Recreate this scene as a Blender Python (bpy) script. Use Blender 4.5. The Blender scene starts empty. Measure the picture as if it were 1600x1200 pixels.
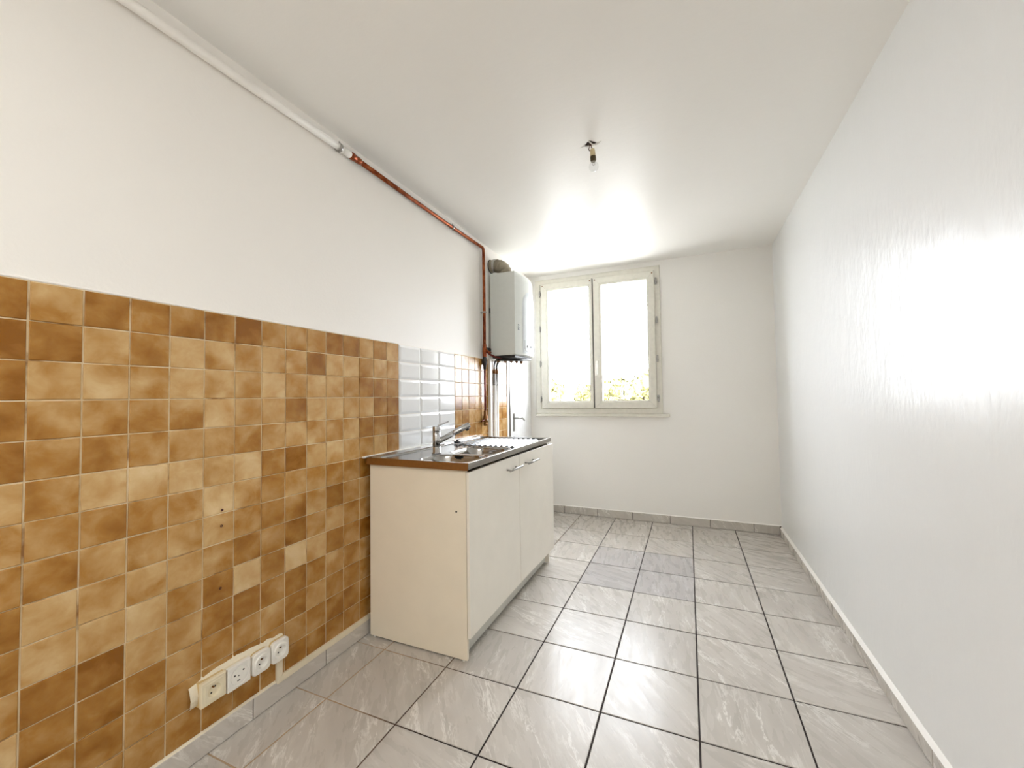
import bpy, bmesh, math, random
from mathutils import Matrix, Vector, Euler
random.seed(7)
S = bpy.context.scene
COL = S.collection

# ------------------------------------------------------------------ camera
cam_d = bpy.data.cameras.new('camera')
cam = bpy.data.objects.new('camera', cam_d)
COL.objects.link(cam)
YAW, PITCH, ROLL = math.radians(-23.24201), math.radians(1.78052), math.radians(-0.78965)
fw = Vector((math.sin(YAW)*math.cos(PITCH), math.cos(YAW)*math.cos(PITCH), math.sin(PITCH)))
rt = Vector((math.cos(YAW), -math.sin(YAW), 0))
up = rt.cross(fw)
r2 = rt*math.cos(ROLL) + up*math.sin(ROLL)
u2 = -rt*math.sin(ROLL) + up*math.cos(ROLL)
cam.matrix_world = Matrix(((r2.x, u2.x, -fw.x, 1.5284), (r2.y, u2.y, -fw.y, -0.0005),
                           (r2.z, u2.z, -fw.z, 1.18856), (0, 0, 0, 1)))
cam_d.sensor_width = 36
cam_d.sensor_fit = 'HORIZONTAL'
cam_d.lens = 638.956/1600*36
cam_d.clip_start = 0.02
cam_d.clip_end = 500
S.camera = cam

# ------------------------------------------------------------------ sky, lamps, exposure
SKY = 28.5
w = bpy.data.worlds.new('overcast_sky')
S.world = w
w.use_nodes = True
bg = w.node_tree.nodes['Background']
bg.inputs['Color'].default_value = (0.88, 0.93, 1.0, 1)
bg.inputs['Strength'].default_value = SKY

def area(name, loc, rot, sx, sy, power, color):
    d = bpy.data.lights.new(name, 'AREA')
    d.shape = 'RECTANGLE'; d.size = sx; d.size_y = sy
    d.energy = power; d.color = color
    o = bpy.data.objects.new(name, d)
    COL.objects.link(o)
    o.location = loc; o.rotation_euler = rot
    return o
# added fill light under the ceiling behind the camera, no known lamp there
area('fill_light', (1.11, -0.75, 2.42), (0, 0, 0), 1.6, 0.7, 28, (1.0, 1.0, 0.98))
pt = area('window_portal', (0.7, 4.33, 1.72), (math.radians(-90), 0, 0), 1.2, 1.4, 1, (1, 1, 1))
pt.data.cycles.is_portal = True

S.view_settings.view_transform = 'Standard'
S.view_settings.look = 'None'
S.view_settings.exposure = 0.0
S.view_settings.gamma = 1.0
S.view_settings.use_curve_mapping = False
S.cycles.max_bounces = 16
S.cycles.diffuse_bounces = 10
S.cycles.glossy_bounces = 5
S.cycles.transparent_max_bounces = 12
S.cycles.caustics_reflective = False
S.cycles.caustics_refractive = False

XR, YF, H, YB = 2.2236, 4.0698, 2.4582, -1.35
PI = math.pi

# ------------------------------------------------------------------ materials
def lin(c):
    return tuple(((v/255)/12.92 if v/255 <= .04045 else ((v/255+.055)/1.055)**2.4) for v in c) + (1,)

class NT:
    def __init__(s, name):
        s.m = bpy.data.materials.new(name)
        s.m.use_nodes = True
        s.t = s.m.node_tree
        s.b = s.t.nodes['Principled BSDF']
        s.out = s.t.nodes['Material Output']
    def n(s, kind, **kw):
        nd = s.t.nodes.new(kind)
        for k, v in kw.items():
            if k.startswith('i_'):
                nd.inputs[k[2:].replace('_', ' ')].default_value = v
            else:
                setattr(nd, k, v)
        return nd
    def l(s, a, b):
        s.t.links.new(a, b)
    def ramp(s, src, stops, interp='LINEAR'):
        r = s.n('ShaderNodeValToRGB')
        r.color_ramp.interpolation = interp
        e = r.color_ramp.elements
        while len(e) < len(stops):
            e.new(0.5)
        for el, (p, c) in zip(e, stops):
            el.position = p
            el.color = c if len(c) == 4 else tuple(c)+(1,)
        s.l(src, r.inputs[0])
        return r
    def mix(s, a, b, fac, mode='MIX'):
        m = s.n('ShaderNodeMix', data_type='RGBA', blend_type=mode)
        for sock, v in ((m.inputs[6], a), (m.inputs[7], b), (m.inputs[0], fac)):
            if hasattr(v, 'links'):
                s.l(v, sock)
            else:
                sock.default_value = v
        return m.outputs[2]
    def coords(s, scale=(1, 1, 1), rot=(0, 0, 0), rnd=False):
        tc = s.n('ShaderNodeTexCoord')
        v = tc.outputs['Object']
        if rnd:
            oi = s.n('ShaderNodeObjectInfo')
            mu = s.n('ShaderNodeMath', operation='MULTIPLY'); mu.inputs[1].default_value = 57.0
            s.l(oi.outputs['Random'], mu.inputs[0])
            ad = s.n('ShaderNodeVectorMath', operation='ADD')
            s.l(v, ad.inputs[0]); s.l(mu.outputs[0], ad.inputs[1])
            v = ad.outputs[0]
        mp = s.n('ShaderNodeMapping')
        mp.inputs['Scale'].default_value = scale
        mp.inputs['Rotation'].default_value = rot
        s.l(v, mp.inputs[0])
        return mp.outputs[0]
    def noise(s, vec, scale, detail=2, rough=.5, dist=0):
        t = s.n('ShaderNodeTexNoise')
        t.inputs['Scale'].default_value = scale
        t.inputs['Detail'].default_value = detail
        t.inputs['Roughness'].default_value = rough
        t.inputs['Distortion'].default_value = dist
        s.l(vec, t.inputs['Vector'])
        return t.outputs['Fac']
    def bump(s, h, strength, dist=.01, prev=None):
        b = s.n('ShaderNodeBump')
        b.inputs['Strength'].default_value = strength
        b.inputs['Distance'].default_value = dist
        s.l(h, b.inputs['Height'])
        if prev is not None:
            s.l(prev, b.inputs['Normal'])
        s.l(b.outputs[0], s.b.inputs['Normal'])
        return b.outputs[0]
    def set(s, color=None, rough=None, metal=None, spec=None, coat=None, coat_rough=None):
        if color is not None: s.b.inputs['Base Color'].default_value = color
        if rough is not None: s.b.inputs['Roughness'].default_value = rough
        if metal is not None: s.b.inputs['Metallic'].default_value = metal
        if spec is not None: s.b.inputs['Specular IOR Level'].default_value = spec
        if coat is not None: s.b.inputs['Coat Weight'].default_value = coat
        if coat_rough is not None: s.b.inputs['Coat Roughness'].default_value = coat_rough
        return s

def simple(name, rgb, rough=.5, metal=0, noise=.04, nscale=30, spec=.5, bump=0):
    n = NT(name).set(lin(rgb), rough, metal, spec)
    v = n.coords()
    f = n.noise(v, nscale, 3)
    c = lin(rgb)
    lo = tuple(x*(1-noise) for x in c[:3])+(1,)
    hi = tuple(min(1, x*(1+noise)) for x in c[:3])+(1,)
    r = n.ramp(f, [(.3, lo), (.7, hi)])
    n.l(r.outputs[0], n.b.inputs['Base Color'])
    if bump:
        n.bump(f, bump, .003)
    return n.m

def paint(name, rgb, rough, stretch=(1, 1, 1), b1=.15, s1=60, b2=.1, s2=5, spec=.5):
    n = NT(name).set(lin(rgb), rough, 0, spec)
    v = n.coords(stretch)
    c = lin(rgb)
    f = n.noise(v, 1.3, 4)
    r = n.ramp(f, [(.3, tuple(x*.975 for x in c[:3])+(1,)), (.7, c)])
    n.l(r.outputs[0], n.b.inputs['Base Color'])
    p = n.bump(n.noise(v, s2, 3), b2, .02)
    n.bump(n.noise(v, s1, 3), b1, .004, p)
    return n.m

M = {}
M['wall_l'] = paint('satin_cream_wall_paint', (236, 232, 226), .45, (1, 1, 1), .10, 90, .06, 4, spec=.3)
M['wall_f'] = paint('matt_white_wall_paint', (235, 233, 229), .5, (1, 1, 1), .12, 90, .06, 4)
M['wall_r'] = paint('glossy_white_lacquer_paint', (226, 227, 227), .32, (1, 1, .45), .34, 55, .24, 7, spec=.3)
M['ceil'] = paint('satin_white_ceiling_paint', (234, 232, 228), .36, (.5, 1, 1), .10, 60, .08, 5, spec=.24)
M['white'] = simple('white_plastic', (232, 230, 224), .35)
M['pvc'] = simple('aged_white_window_plastic', (212, 209, 198), .38)
M['cream'] = simple('cream_socket_plastic', (226, 215, 188), .35)
M['beige'] = simple('yellowed_beige_plastic', (205, 180, 128), .45)
M['dark'] = simple('black_rubber', (18, 15, 14), .5)
M['hole'] = simple('dark_hole', (10, 6, 6), .9)
M['plug'] = simple('dark_red_wall_plug_plastic', (70, 18, 16), .6)
M['plaster'] = simple('rough_cream_plaster', (228, 218, 196), .85, bump=.5, nscale=120)
M['trunk'] = simple('cream_trunking_plastic', (224, 214, 190), .4)
M['lam'] = simple('white_melamine_laminate', (233, 228, 217), .4, noise=.02, nscale=8)
M['lam_side'] = simple('white_melamine_side_board', (230, 221, 203), .45, noise=.02, nscale=8)
M['plinth'] = simple('pale_grey_melamine_kick_board', (205, 205, 197), .45, noise=.02)
M['brown_edge'] = simple('brown_worktop_edge_band', (122, 78, 30), .4, noise=.1, nscale=60)
M['chrome'] = simple('polished_chrome', (190, 190, 190), .12, 1)
M['nickel'] = simple('brushed_nickel', (170, 168, 164), .28, 1)
M['greymetal'] = simple('grey_metal_frame', (150, 146, 140), .4, .6)
M['doorw'] = simple('white_gloss_door_paint', (236, 237, 238), .3)
M['boiler'] = simple('white_boiler_enamel', (214, 217, 213), .3, noise=.015)
M['boiler_p'] = simple('glossy_white_boiler_panel', (232, 238, 243), .15, noise=.01)
M['greyprint'] = simple('grey_print', (140, 145, 150), .5)
M['brass'] = simple('worn_brass', (122, 82, 42), .45, .8, noise=.2)
M['porcelain'] = simple('cream_porcelain', (205, 188, 150), .4)
M['brownbox'] = simple('brown_ceiling_box', (72, 38, 24), .7)
M['ground'] = simple('pale_paving', (206, 203, 196), .9, noise=.3, nscale=.2)
M['bark'] = simple('tree_bark', (95, 80, 62), .9)

def steel():
    n = NT('brushed_stainless_steel').set(lin((158, 155, 151)), .24, 1)
    v = n.coords((220, 6, 40))
    f = n.noise(v, 3, 3)
    r = n.ramp(f, [(.3, (.13,)*3), (.7, (.2,)*3)])
    n.l(r.outputs[0], n.b.inputs['Roughness'])
    n.bump(n.noise(n.coords(), 18, 2), .05, .004)
    return n.m
M['steel'] = steel()
M['darkened_steel'] = simple('darkened_stainless_drainer', (122, 124, 126), .2, 1, noise=.05)  # same steel as the worktop, colour darkened to hold back the window glare
M['darkchrome'] = simple('dark_chromed_tube', (92, 90, 88), .22, 1)
M['joint'] = simple('dark_brown_joint', (62, 44, 38), .9)

def copper():
    n = NT('tarnished_copper').set(lin((176, 96, 52)), .33, .85)
    f = n.noise(n.coords((30, 7, 7)), 3, 4)
    r = n.ramp(f, [(.25, lin((86, 34, 18))), (.5, lin((138, 68, 36))), (.8, lin((184, 118, 78)))])
    n.l(r.outputs[0], n.b.inputs['Base Color'])
    return n.m
M['copper'] = copper()
M['darkcopper'] = simple('dark_red_tarnished_copper', (110, 40, 32), .4, .5, noise=.25)

def ochre():
    n = NT('ochre_glazed_ceramic').set(rough=.24, spec=.32)
    oi = n.n('ShaderNodeObjectInfo')
    v = n.coords(rnd=True)
    f = n.noise(v, 14, 4, .55, .3)
    f2 = n.noise(v, 6, 2)
    # tone carried by the object's colour (R), clouded by glaze variation
    sep = n.n('ShaderNodeSeparateColor'); n.l(oi.outputs['Color'], sep.inputs[0])
    a = n.n('ShaderNodeMath', operation='MULTIPLY_ADD'); a.inputs[1].default_value = 1.1; a.inputs[2].default_value = -.55
    n.l(f, a.inputs[0])
    a2 = n.n('ShaderNodeMath', operation='MULTIPLY_ADD'); a2.inputs[1].default_value = .7; a2.inputs[2].default_value = -.35
    n.l(f2, a2.inputs[0])
    s1 = n.n('ShaderNodeMath', operation='ADD'); n.l(a.outputs[0], s1.inputs[0]); n.l(a2.outputs[0], s1.inputs[1])
    s2 = n.n('ShaderNodeMath', operation='ADD'); n.l(s1.outputs[0], s2.inputs[0]); n.l(sep.outputs[0], s2.inputs[1])
    r = n.ramp(s2.outputs[0], [(0.0, lin((132, 82, 18))), (.3, lin((162, 115, 52))), (.6, lin((188, 151, 98))), (1.0, lin((212, 185, 140)))])
    n.l(r.outputs[0], n.b.inputs['Base Color'])
    p = n.bump(n.noise(v, 22, 2), .12, .01)
    return n.m
M['ochre'] = ochre()
M['metro'] = simple('white_bevelled_ceramic', (231, 231, 230), .10, noise=.01)

def grout():
    n = NT('cream_tile_grout').set(rough=.85)
    v = n.coords()
    f = n.noise(v, 9, 4, .6)
    r = n.ramp(f, [(.32, lin((150, 110, 66))), (.45, lin((212, 190, 150))), (.7, lin((232, 218, 188)))])
    n.l(r.outputs[0], n.b.inputs['Base Color'])
    return n.m
M['grout'] = grout()
M['whitegrout'] = simple('white_tile_grout', (232, 226, 216), .8)

def stone():
    n = NT('grey_beige_marbled_stoneware').set(rough=.22, spec=.27)
    oi = n.n('ShaderNodeObjectInfo')
    # each slab is laid with its grain turned one of three ways
    v0 = n.coords(rnd=True)
    k1 = n.n('ShaderNodeMath', operation='MULTIPLY'); k1.inputs[1].default_value = 3.0; n.l(oi.outputs['Random'], k1.inputs[0])
    k2 = n.n('ShaderNodeMath', operation='FLOOR'); n.l(k1.outputs[0], k2.inputs[0])
    k3 = n.n('ShaderNodeMath', operation='MULTIPLY_ADD'); k3.inputs[1].default_value = .55; k3.inputs[2].default_value = .35; n.l(k2.outputs[0], k3.inputs[0])
    vr = n.n('ShaderNodeVectorRotate', rotation_type='Z_AXIS'); n.l(v0, vr.inputs['Vector']); n.l(k3.outputs[0], vr.inputs['Angle'])
    mp = n.n('ShaderNodeMapping'); mp.inputs['Scale'].default_value = (1.6, 6.5, 1); n.l(vr.outputs[0], mp.inputs[0])
    v = mp.outputs[0]
    f = n.noise(v, 1.7, 6, .62, .5)
    f2 = n.noise(v, 3.6, 7, .66, .55)
    r = n.ramp(f, [(.25, lin((178, 173, 167))), (.5, lin((186, 181, 175))), (.75, lin((195, 191, 185)))])
    vein = n.ramp(f2, [(.52, (0, 0, 0)), (.565, (.8,)*3), (.60, (0, 0, 0))])
    f3 = n.noise(v, 1.3, 2)
    vm = n.ramp(f3, [(.42, (0, 0, 0)), (.62, (1, 1, 1))])
    vv = n.n('ShaderNodeMath', operation='MULTIPLY'); n.l(vein.outputs[0], vv.inputs[0]); n.l(vm.outputs[0], vv.inputs[1])
    c = n.mix(r.outputs[0], lin((230, 228, 224)), vv.outputs[0])
    c = n.mix(c, oi.outputs['Color'], 1.0, 'MULTIPLY')
    n.l(c, n.b.inputs['Base Color'])
    n.bump(n.noise(v, 9, 3), .05, .006)
    rr = n.ramp(n.noise(v, 5, 3), [(.3, (.24,)*3), (.7, (.33,)*3)])
    n.l(rr.outputs[0], n.b.inputs['Roughness'])
    return n.m
M['stone'] = stone()

def floor_grout():
    n = NT('dirty_brown_floor_grout').set(rough=.9)
    tc = n.n('ShaderNodeTexCoord')
    sx = n.n('ShaderNodeSeparateXYZ'); n.l(tc.outputs['Object'], sx.inputs[0])
    f = n.noise(n.coords(), 2.5, 3)
    a = n.n('ShaderNodeMath', operation='MULTIPLY_ADD'); a.inputs[1].default_value = .5; n.l(f, a.inputs[0]); n.l(sx.outputs[0], a.inputs[2])
    r = n.ramp(a.outputs[0], [(.45, lin((168, 145, 118))), (.85, lin((72, 54, 46))), (1.0, lin((38, 28, 26)))])
    n.l(r.outputs[0], n.b.inputs['Base Color'])
    return n.m
M['fgrout'] = floor_grout()

def glass(name, tint, refl):
    n = NT(name)
    t = n.t
    t.nodes.remove(n.b)
    tr = n.n('ShaderNodeBsdfTransparent'); tr.inputs[0].default_value = tint
    gl = n.n('ShaderNodeBsdfGlossy'); gl.inputs['Roughness'].default_value = .02
    lw0 = n.n('ShaderNodeLayerWeight'); lw0.inputs['Blend'].default_value = .5
    pw = n.n('ShaderNodeMath', operation='POWER'); pw.inputs[1].default_value = 4.0; n.l(lw0.outputs['Facing'], pw.inputs[0])
    lw = n.n('ShaderNodeMath', operation='MULTIPLY_ADD'); lw.inputs[1].default_value = refl; lw.inputs[2].default_value = .03; n.l(pw.outputs[0], lw.inputs[0])
    nz = n.noise(n.coords(), 3, 1)
    mm = n.n('ShaderNodeMath', operation='MULTIPLY_ADD'); mm.inputs[1].default_value = .01
    n.l(nz, mm.inputs[0]); n.l(lw.outputs[0], mm.inputs[2])
    mx = n.n('ShaderNodeMixShader')
    n.l(mm.outputs[0], mx.inputs[0]); n.l(tr.outputs[0], mx.inputs[1]); n.l(gl.outputs[0], mx.inputs[2])
    n.l(mx.outputs[0], n.out.inputs[0])
    return n.m
M['glass'] = glass('window_glass', (.975, .975, .975, 1), .7)
M['bulb'] = glass('clear_bulb_glass', (.95, .95, .95, 1), .75)

def leaves():
    n = NT('pale_yellow_green_leaves').set(rough=.6)
    f = n.noise(n.coords(rnd=True), .8, 4)
    r = n.ramp(f, [(.3, lin((98, 95, 54))), (.7, lin((112, 108, 62)))])
    n.l(r.outputs[0], n.b.inputs['Base Color'])
    return n.m
M['leaf'] = leaves()

# ------------------------------------------------------------------ mesh helpers
class MB:
    def __init__(s):
        s.v = []; s.f = []; s.sm = []
    def add(s, verts, faces, smooth=False):
        o = len(s.v)
        s.v += [tuple(p) for p in verts]
        for f in faces:
            s.f.append(tuple(i+o for i in f)); s.sm.append(smooth)
        return s
    def box(s, x0, x1, y0, y1, z0, z1, b=0.0):
        """box with chamfered edges of width b"""
        if b <= 0:
            vs = [(x, y, z) for z in (z0, z1) for y in (y0, y1) for x in (x0, x1)]
            return s.add(vs, [(0, 2, 3, 1), (4, 5, 7, 6), (0, 1, 5, 4), (2, 6, 7, 3), (0, 4, 6, 2), (1, 3, 7, 5)])
        bm = bmesh.new()
        bmesh.ops.create_cube(bm, size=1)
        bmesh.ops.scale(bm, vec=(x1-x0, y1-y0, z1-z0), verts=bm.verts)
        bmesh.ops.bevel(bm, geom=bm.edges[:], offset=b, segments=1, affect='EDGES', profile=.5)
        bmesh.ops.translate(bm, vec=((x0+x1)/2, (y0+y1)/2, (z0+z1)/2), verts=bm.verts)
        bm.verts.index_update()
        s.add([v.co[:] for v in bm.verts], [[v.index for v in f.verts] for f in bm.faces])
        bm.free()
        return s
    def loft(s, loops, close=True, cap0=True, cap1=True, smooth=True):
        n = len(loops[0])
        vs = [p for l in loops for p in l]
        fs = []
        for i in range(len(loops)-1):
            for j in range(n if close else n-1):
                k = (j+1) % n
                fs.append((i*n+j, i*n+k, (i+1)*n+k, (i+1)*n+j))
        s.add(vs, fs, smooth)
        if cap0: s.add(loops[0], [tuple(range(n))[::-1]])
        if cap1: s.add(loops[-1], [tuple(range(n))])
        return s
    def tube(s, pts, r, seg=14, caps=True, ref=None):
        """tube along points; r a number or a list"""
        P = [Vector(p) for p in pts]
        rs = r if isinstance(r, (list, tuple)) else [r]*len(P)
        T = []
        for i in range(len(P)):
            a = P[max(i-1, 0)]; b = P[min(i+1, len(P)-1)]
            T.append((b-a).normalized())
        n = Vector(ref) if ref else (Vector((0, 0, 1)) if abs(T[0].z) < .9 else Vector((1, 0, 0)))
        loops = []
        for p, t, q in zip(P, T, rs):
            n = (n - t*n.dot(t)).normalized()
            b = t.cross(n)
            loops.append([p + (n*math.cos(2*PI*k/seg) + b*math.sin(2*PI*k/seg))*q for k in range(seg)])
        return s.loft(loops, True, caps, caps)
    def lathe(s, base, axis, prof, seg=24, caps=True):
        """prof: (distance along axis, radius)"""
        a = Vector(axis).normalized()
        n = a.orthogonal().normalized(); b = a.cross(n)
        B = Vector(base)
        loops = [[B + a*h + (n*math.cos(2*PI*k/seg)+b*math.sin(2*PI*k/seg))*r for k in range(seg)] for h, r in prof]
        for i in range(len(loops)-1):
            s.loft([loops[i], loops[i+1]], True, caps and i == 0, caps and i == len(loops)-2)
        return s
    def mesh(s, name):
        me = bpy.data.meshes.new(name)
        me.from_pydata(s.v, [], s.f)
        me.polygons.foreach_set('use_smooth', s.sm)
        me.validate()
        bm = bmesh.new(); bm.from_mesh(me)
        bmesh.ops.remove_doubles(bm, verts=bm.verts, dist=1e-6)
        bmesh.ops.recalc_face_normals(bm, faces=bm.faces)
        bm.to_mesh(me); bm.free()
        return me

BASE = {}
def tag(o, label=None, cat=None, group=None, kind=None):
    if label: o['label'] = label
    if cat: o['category'] = cat
    if group: o['group'] = group
    if kind: o['kind'] = kind
    return o
def empty(name, loc, label=None, cat=None, group=None, kind=None):
    o = bpy.data.objects.new(name, None)
    COL.objects.link(o)
    o.empty_display_size = .05
    o.location = loc
    BASE[o.name] = Vector(loc)
    return tag(o, label, cat, group, kind)
def obj(name, mb, mat, parent=None, **kw):
    me = mb.mesh(name) if isinstance(mb, MB) else mb
    base = BASE.get(parent.name, Vector((0, 0, 0))) if parent else Vector((0, 0, 0))
    if base.length:
        me.transform(Matrix.Translation(-base))
    me.materials.append(mat)
    o = bpy.data.objects.new(name, me)
    COL.objects.link(o)
    if parent:
        o.parent = parent
        BASE[o.name] = base
    return tag(o, **kw)

def smooth_by_angle(o, deg=35):
    me = o.data
    me.polygons.foreach_set('use_smooth', [True]*len(me.polygons))
    bm = bmesh.new(); bm.from_mesh(me)
    for e in bm.edges:
        if len(e.link_faces) == 2 and e.calc_face_angle(0) > math.radians(deg):
            e.smooth = False
    bm.to_mesh(me); bm.free()

def arc(c, u, v, r, a0, a1, n):
    c, u, v = Vector(c), Vector(u), Vector(v)
    return [c + (u*math.cos(a0+(a1-a0)*i/n) + v*math.sin(a0+(a1-a0)*i/n))*r for i in range(n+1)]

# ------------------------------------------------------------------ room shell
WL = obj('wall_left', MB().box(-.15, 0, YB, YF+.3, -.12, H+.1), M['wall_l'], kind='structure')
WR = obj('wall_right', MB().box(XR, XR+.15, YB, YF+.3, -.12, H+.1), M['wall_r'], kind='structure')
WN = obj('wall_near', MB().box(-.15, XR+.15, YB-.15, YB, -.12, H+.1), M['wall_f'], kind='structure')
OX0, OX1, OZ0, OZ1 = .13, 1.275, 1.04, 2.375
b = MB()
b.box(0, OX0, YF, YF+.28, -.12, H+.1); b.box(OX1, XR, YF, YF+.28, -.12, H+.1)
b.box(OX0, OX1, YF, YF+.28, -.12, OZ0); b.box(OX0, OX1, YF, YF+.28, OZ1, H+.1)
WF = obj('wall_far', b, M['wall_f'], kind='structure')
# floor bed (grout) with every tile laid on it
FL = obj('floor', MB().box(0, XR, YB, YF, -.12, -.0025), M['fgrout'], kind='structure')
# ceiling with the small opening of the lamp box
HO = [(1.075, 2.027), (1.107, 1.992), (1.141, 2.024), (1.109, 2.046)]
b = MB()
oc = [(-.0, YB), (XR, YB), (XR, YF), (-.0, YF)]
hs = [HO[0], HO[1], HO[2], HO[3]]
pairs = [(0, 1, 0, 1), (1, 2, 1, 2), (2, 3, 2, 3), (3, 0, 3, 0)]
vs = [(x, y, H) for x, y in oc] + [(x, y, H) for x, y in hs] + [(x, y, H+.1) for x, y in oc] + [(x, y, H+.1) for x, y in hs]
fs = []
for a, c, d, e in pairs:
    fs += [(a, c, 4+e, 4+d), (8+a, 12+d, 12+e, 8+c), (a, 8+a, 8+c, c), (4+d, 4+e, 12+e, 12+d)]
CE = obj('ceiling', b.add(vs, fs), M['ceil'], kind='structure')
b = MB()
vs = [(x, y, H+.004) for x, y in hs] + [(x, y, H+.05) for x, y in hs]
b.add(vs, [(0, 1, 5, 4), (1, 2, 6, 5), (2, 3, 7, 6), (3, 0, 4, 7), (4, 5, 6, 7)])
obj('junction_box', b, M['brownbox'], CE)
# peeling paint lips and white strap around the opening
b = MB()
b.add([(1.085, 2.010, H), (1.052, 2.036, H-.0005), (1.078, 2.029, H-.005), (1.10, 2.05, H-.001)], [(0, 1, 2), (1, 3, 2)])
b.add([(1.141, 2.024, H), (1.166, 2.020, H-.0005), (1.145, 2.034, H-.005), (1.109, 2.048, H)], [(0, 1, 2), (0, 2, 3)])
obj('peeling_paint', b, M['ceil'], CE)
obj('strap', MB().tube([(1.104, 1.994, H-.001), (1.118, 2.02, H-.006), (1.126, 2.036, H-.001)], .0035, 8), M['white'], CE)

# ---- floor tiles: every tile its own object, meshes shared by size
def tile_mesh(name, w_, h_, t, b_, mat):
    """flat tile: local x,y in plane, back at z=0, face at z=t, face edges chamfered by b_"""
    def q(z, i): return [(-w_/2+i, -h_/2+i, z), (w_/2-i, -h_/2+i, z), (w_/2-i, h_/2-i, z), (-w_/2+i, h_/2-i, z)]
    bz = min(b_, t*.6)
    vs = q(0, 0) + q(t-bz, 0) + q(t, b_)
    fs = [(3, 2, 1, 0), (8, 9, 10, 11)]
    for k in range(4):
        n = (k+1) % 4
        fs += [(k, n, 4+n, 4+k), (4+k, 4+n, 8+n, 8+k)]
    me = bpy.data.meshes.new(name)
    me.from_pydata(vs, [], fs)
    me.materials.append(mat)
    return me
CACHE = {}
def tile(name, key, args, parent, M4, color=(1, 1, 1, 1)):
    if key not in CACHE:
        CACHE[key] = tile_mesh(name, *args)
    o = bpy.data.objects.new(name, CACHE[key])
    COL.objects.link(o)
    o.parent = parent
    o.matrix_local = M4
    o.color = color
    return o
XJ = [0.003] + [.1768+.34*k for k in range(6)] + [XR-.003]
YJ = [YF-.003, 3.951] + [3.951-.34*k for k in range(1, 16)]
DARK = {(3, 3): .88, (3, 4): .86, (4, 3): .85, (4, 4): .86}   # (column, row) of the four greyer replacement tiles
rows = []
y1 = YF-.003
y = 3.6108+.34
while y1 > YB+.02:
    rows.append((max(y, YB+.003), y1)); y1 = y; y -= .34
for ri, (ya, yb) in enumerate(rows):
    for ci in range(7):
        xa, xb = XJ[ci], XJ[ci+1]
        wq, hq = xb-xa-.0062, yb-ya-.0062
        k = DARK.get((ci, ri))
        c = (k*.97, k*.98, k*1.03, 1) if k else (lambda q: (q*1.0, q*.995, q*.985, 1))(random.uniform(.95, 1.03))
        mt = Matrix.Translation(((xa+xb)/2, (ya+yb)/2, -.010+random.uniform(-.0004, .0003))) @ \
            Euler((random.uniform(-.0012, .0012), random.uniform(-.0012, .0012), 0)).to_matrix().to_4x4()
        tile('floor_tile', ('f', round(wq, 3), round(hq, 3)), (wq, hq, .010, .0015, M['stone']), FL, mt, c)

# ---- skirting of cut tiles
def baseboard(side, joints, hgt, place, M0):
    b = MB()
    base = obj('baseboard_'+side, place['back'], M['joint'], kind='structure')
    obj('plaster_fillet', place['fillet'], M['plaster'] if side == 'left' else M['wall_f'], base)
    for a, c in zip(joints[:-1], joints[1:]):
        wq = c-a-.004
        q = random.uniform(1.10, 1.18) if side == 'left' else random.uniform(.97, 1.04)
        tile('skirting_tile', ('b', side, round(wq, 3)), (wq, hgt-.002, .009, .0015, M['stone']), base, M0((a+c)/2, hgt/2), (q, q*.995, q*.98, 1))
    return base
RZL = Matrix(((0, 0, 1, 0), (1, 0, 0, 0), (0, 1, 0, 0), (0, 0, 0, 1)))      # local x->Y, y->Z, z->X
RZR = Matrix(((0, 0, -1, 0), (-1, 0, 0, 0), (0, 1, 0, 0), (0, 0, 0, 1)))
RZF = Matrix(((1, 0, 0, 0), (0, 0, -1, 0), (0, 1, 0, 0), (0, 0, 0, 1)))     # local x->X, y->Z, z->-Y
hL, hR, hF = .077, .056, .073
jl = [YB+.01] + [1.0455-.336*k for k in range(7, -1, -1) if 1.0455-.336*k > YB+.1] + [1.3805, 1.716, 2.052, 2.388, 2.724, 3.06, 3.40]
b = MB(); b.box(0, .007, YB, 3.41, 0, hL-.001); c = MB(); c.add([(0, YB, hL), (.013, YB, hL), (0, YB, hL+.012), (0, 3.41, hL), (.013, 3.41, hL), (0, 3.41, hL+.012)], [(0, 1, 2), (3, 5, 4), (1, 4, 5, 2), (0, 3, 4, 1)])
BL = baseboard('left', jl, hL, {'back': b, 'fillet': c}, lambda a, z: Matrix.Translation((.005, a, z+.001)) @ RZL)
jr = [YB+.01] + [1.738-.3265*k for k in range(9, 0, -1) if 1.738-.3265*k > YB+.1] + [1.738, 2.0635, 2.388, 2.715, 3.04, 3.366, 3.70, YF-.015]
b = MB(); b.box(XR-.007, XR, YB, YF, 0, hR-.001); c = MB(); c.add([(XR, YB, hR), (XR-.014, YB, hR), (XR, YB, hR+.014), (XR, YF, hR), (XR-.014, YF, hR), (XR, YF, hR+.014)], [(0, 1, 2), (3, 5, 4), (1, 4, 5, 2), (0, 3, 4, 1)])
BR = baseboard('right', jr, hR, {'back': b, 'fillet': c}, lambda a, z: Matrix.Translation((XR-.005, a, z+.001)) @ RZR)
jf = [.014, .348, .682, 1.017, 1.35, 1.684, 2.02, XR-.014]
b = MB(); b.box(0, XR, YF-.007, YF, 0, hF-.001); c = MB(); c.add([(0, YF, hF), (0, YF-.012, hF), (0, YF, hF+.006), (XR, YF, hF), (XR, YF-.012, hF), (XR, YF, hF+.006)], [(0, 1, 2), (3, 5, 4), (1, 4, 5, 2), (0, 3, 4, 1)])
BF = baseboard('far', jf, hF, {'back': b, 'fillet': c}, lambda a, z: Matrix.Translation((a, YF-.005, z+.001)) @ RZF)

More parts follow.
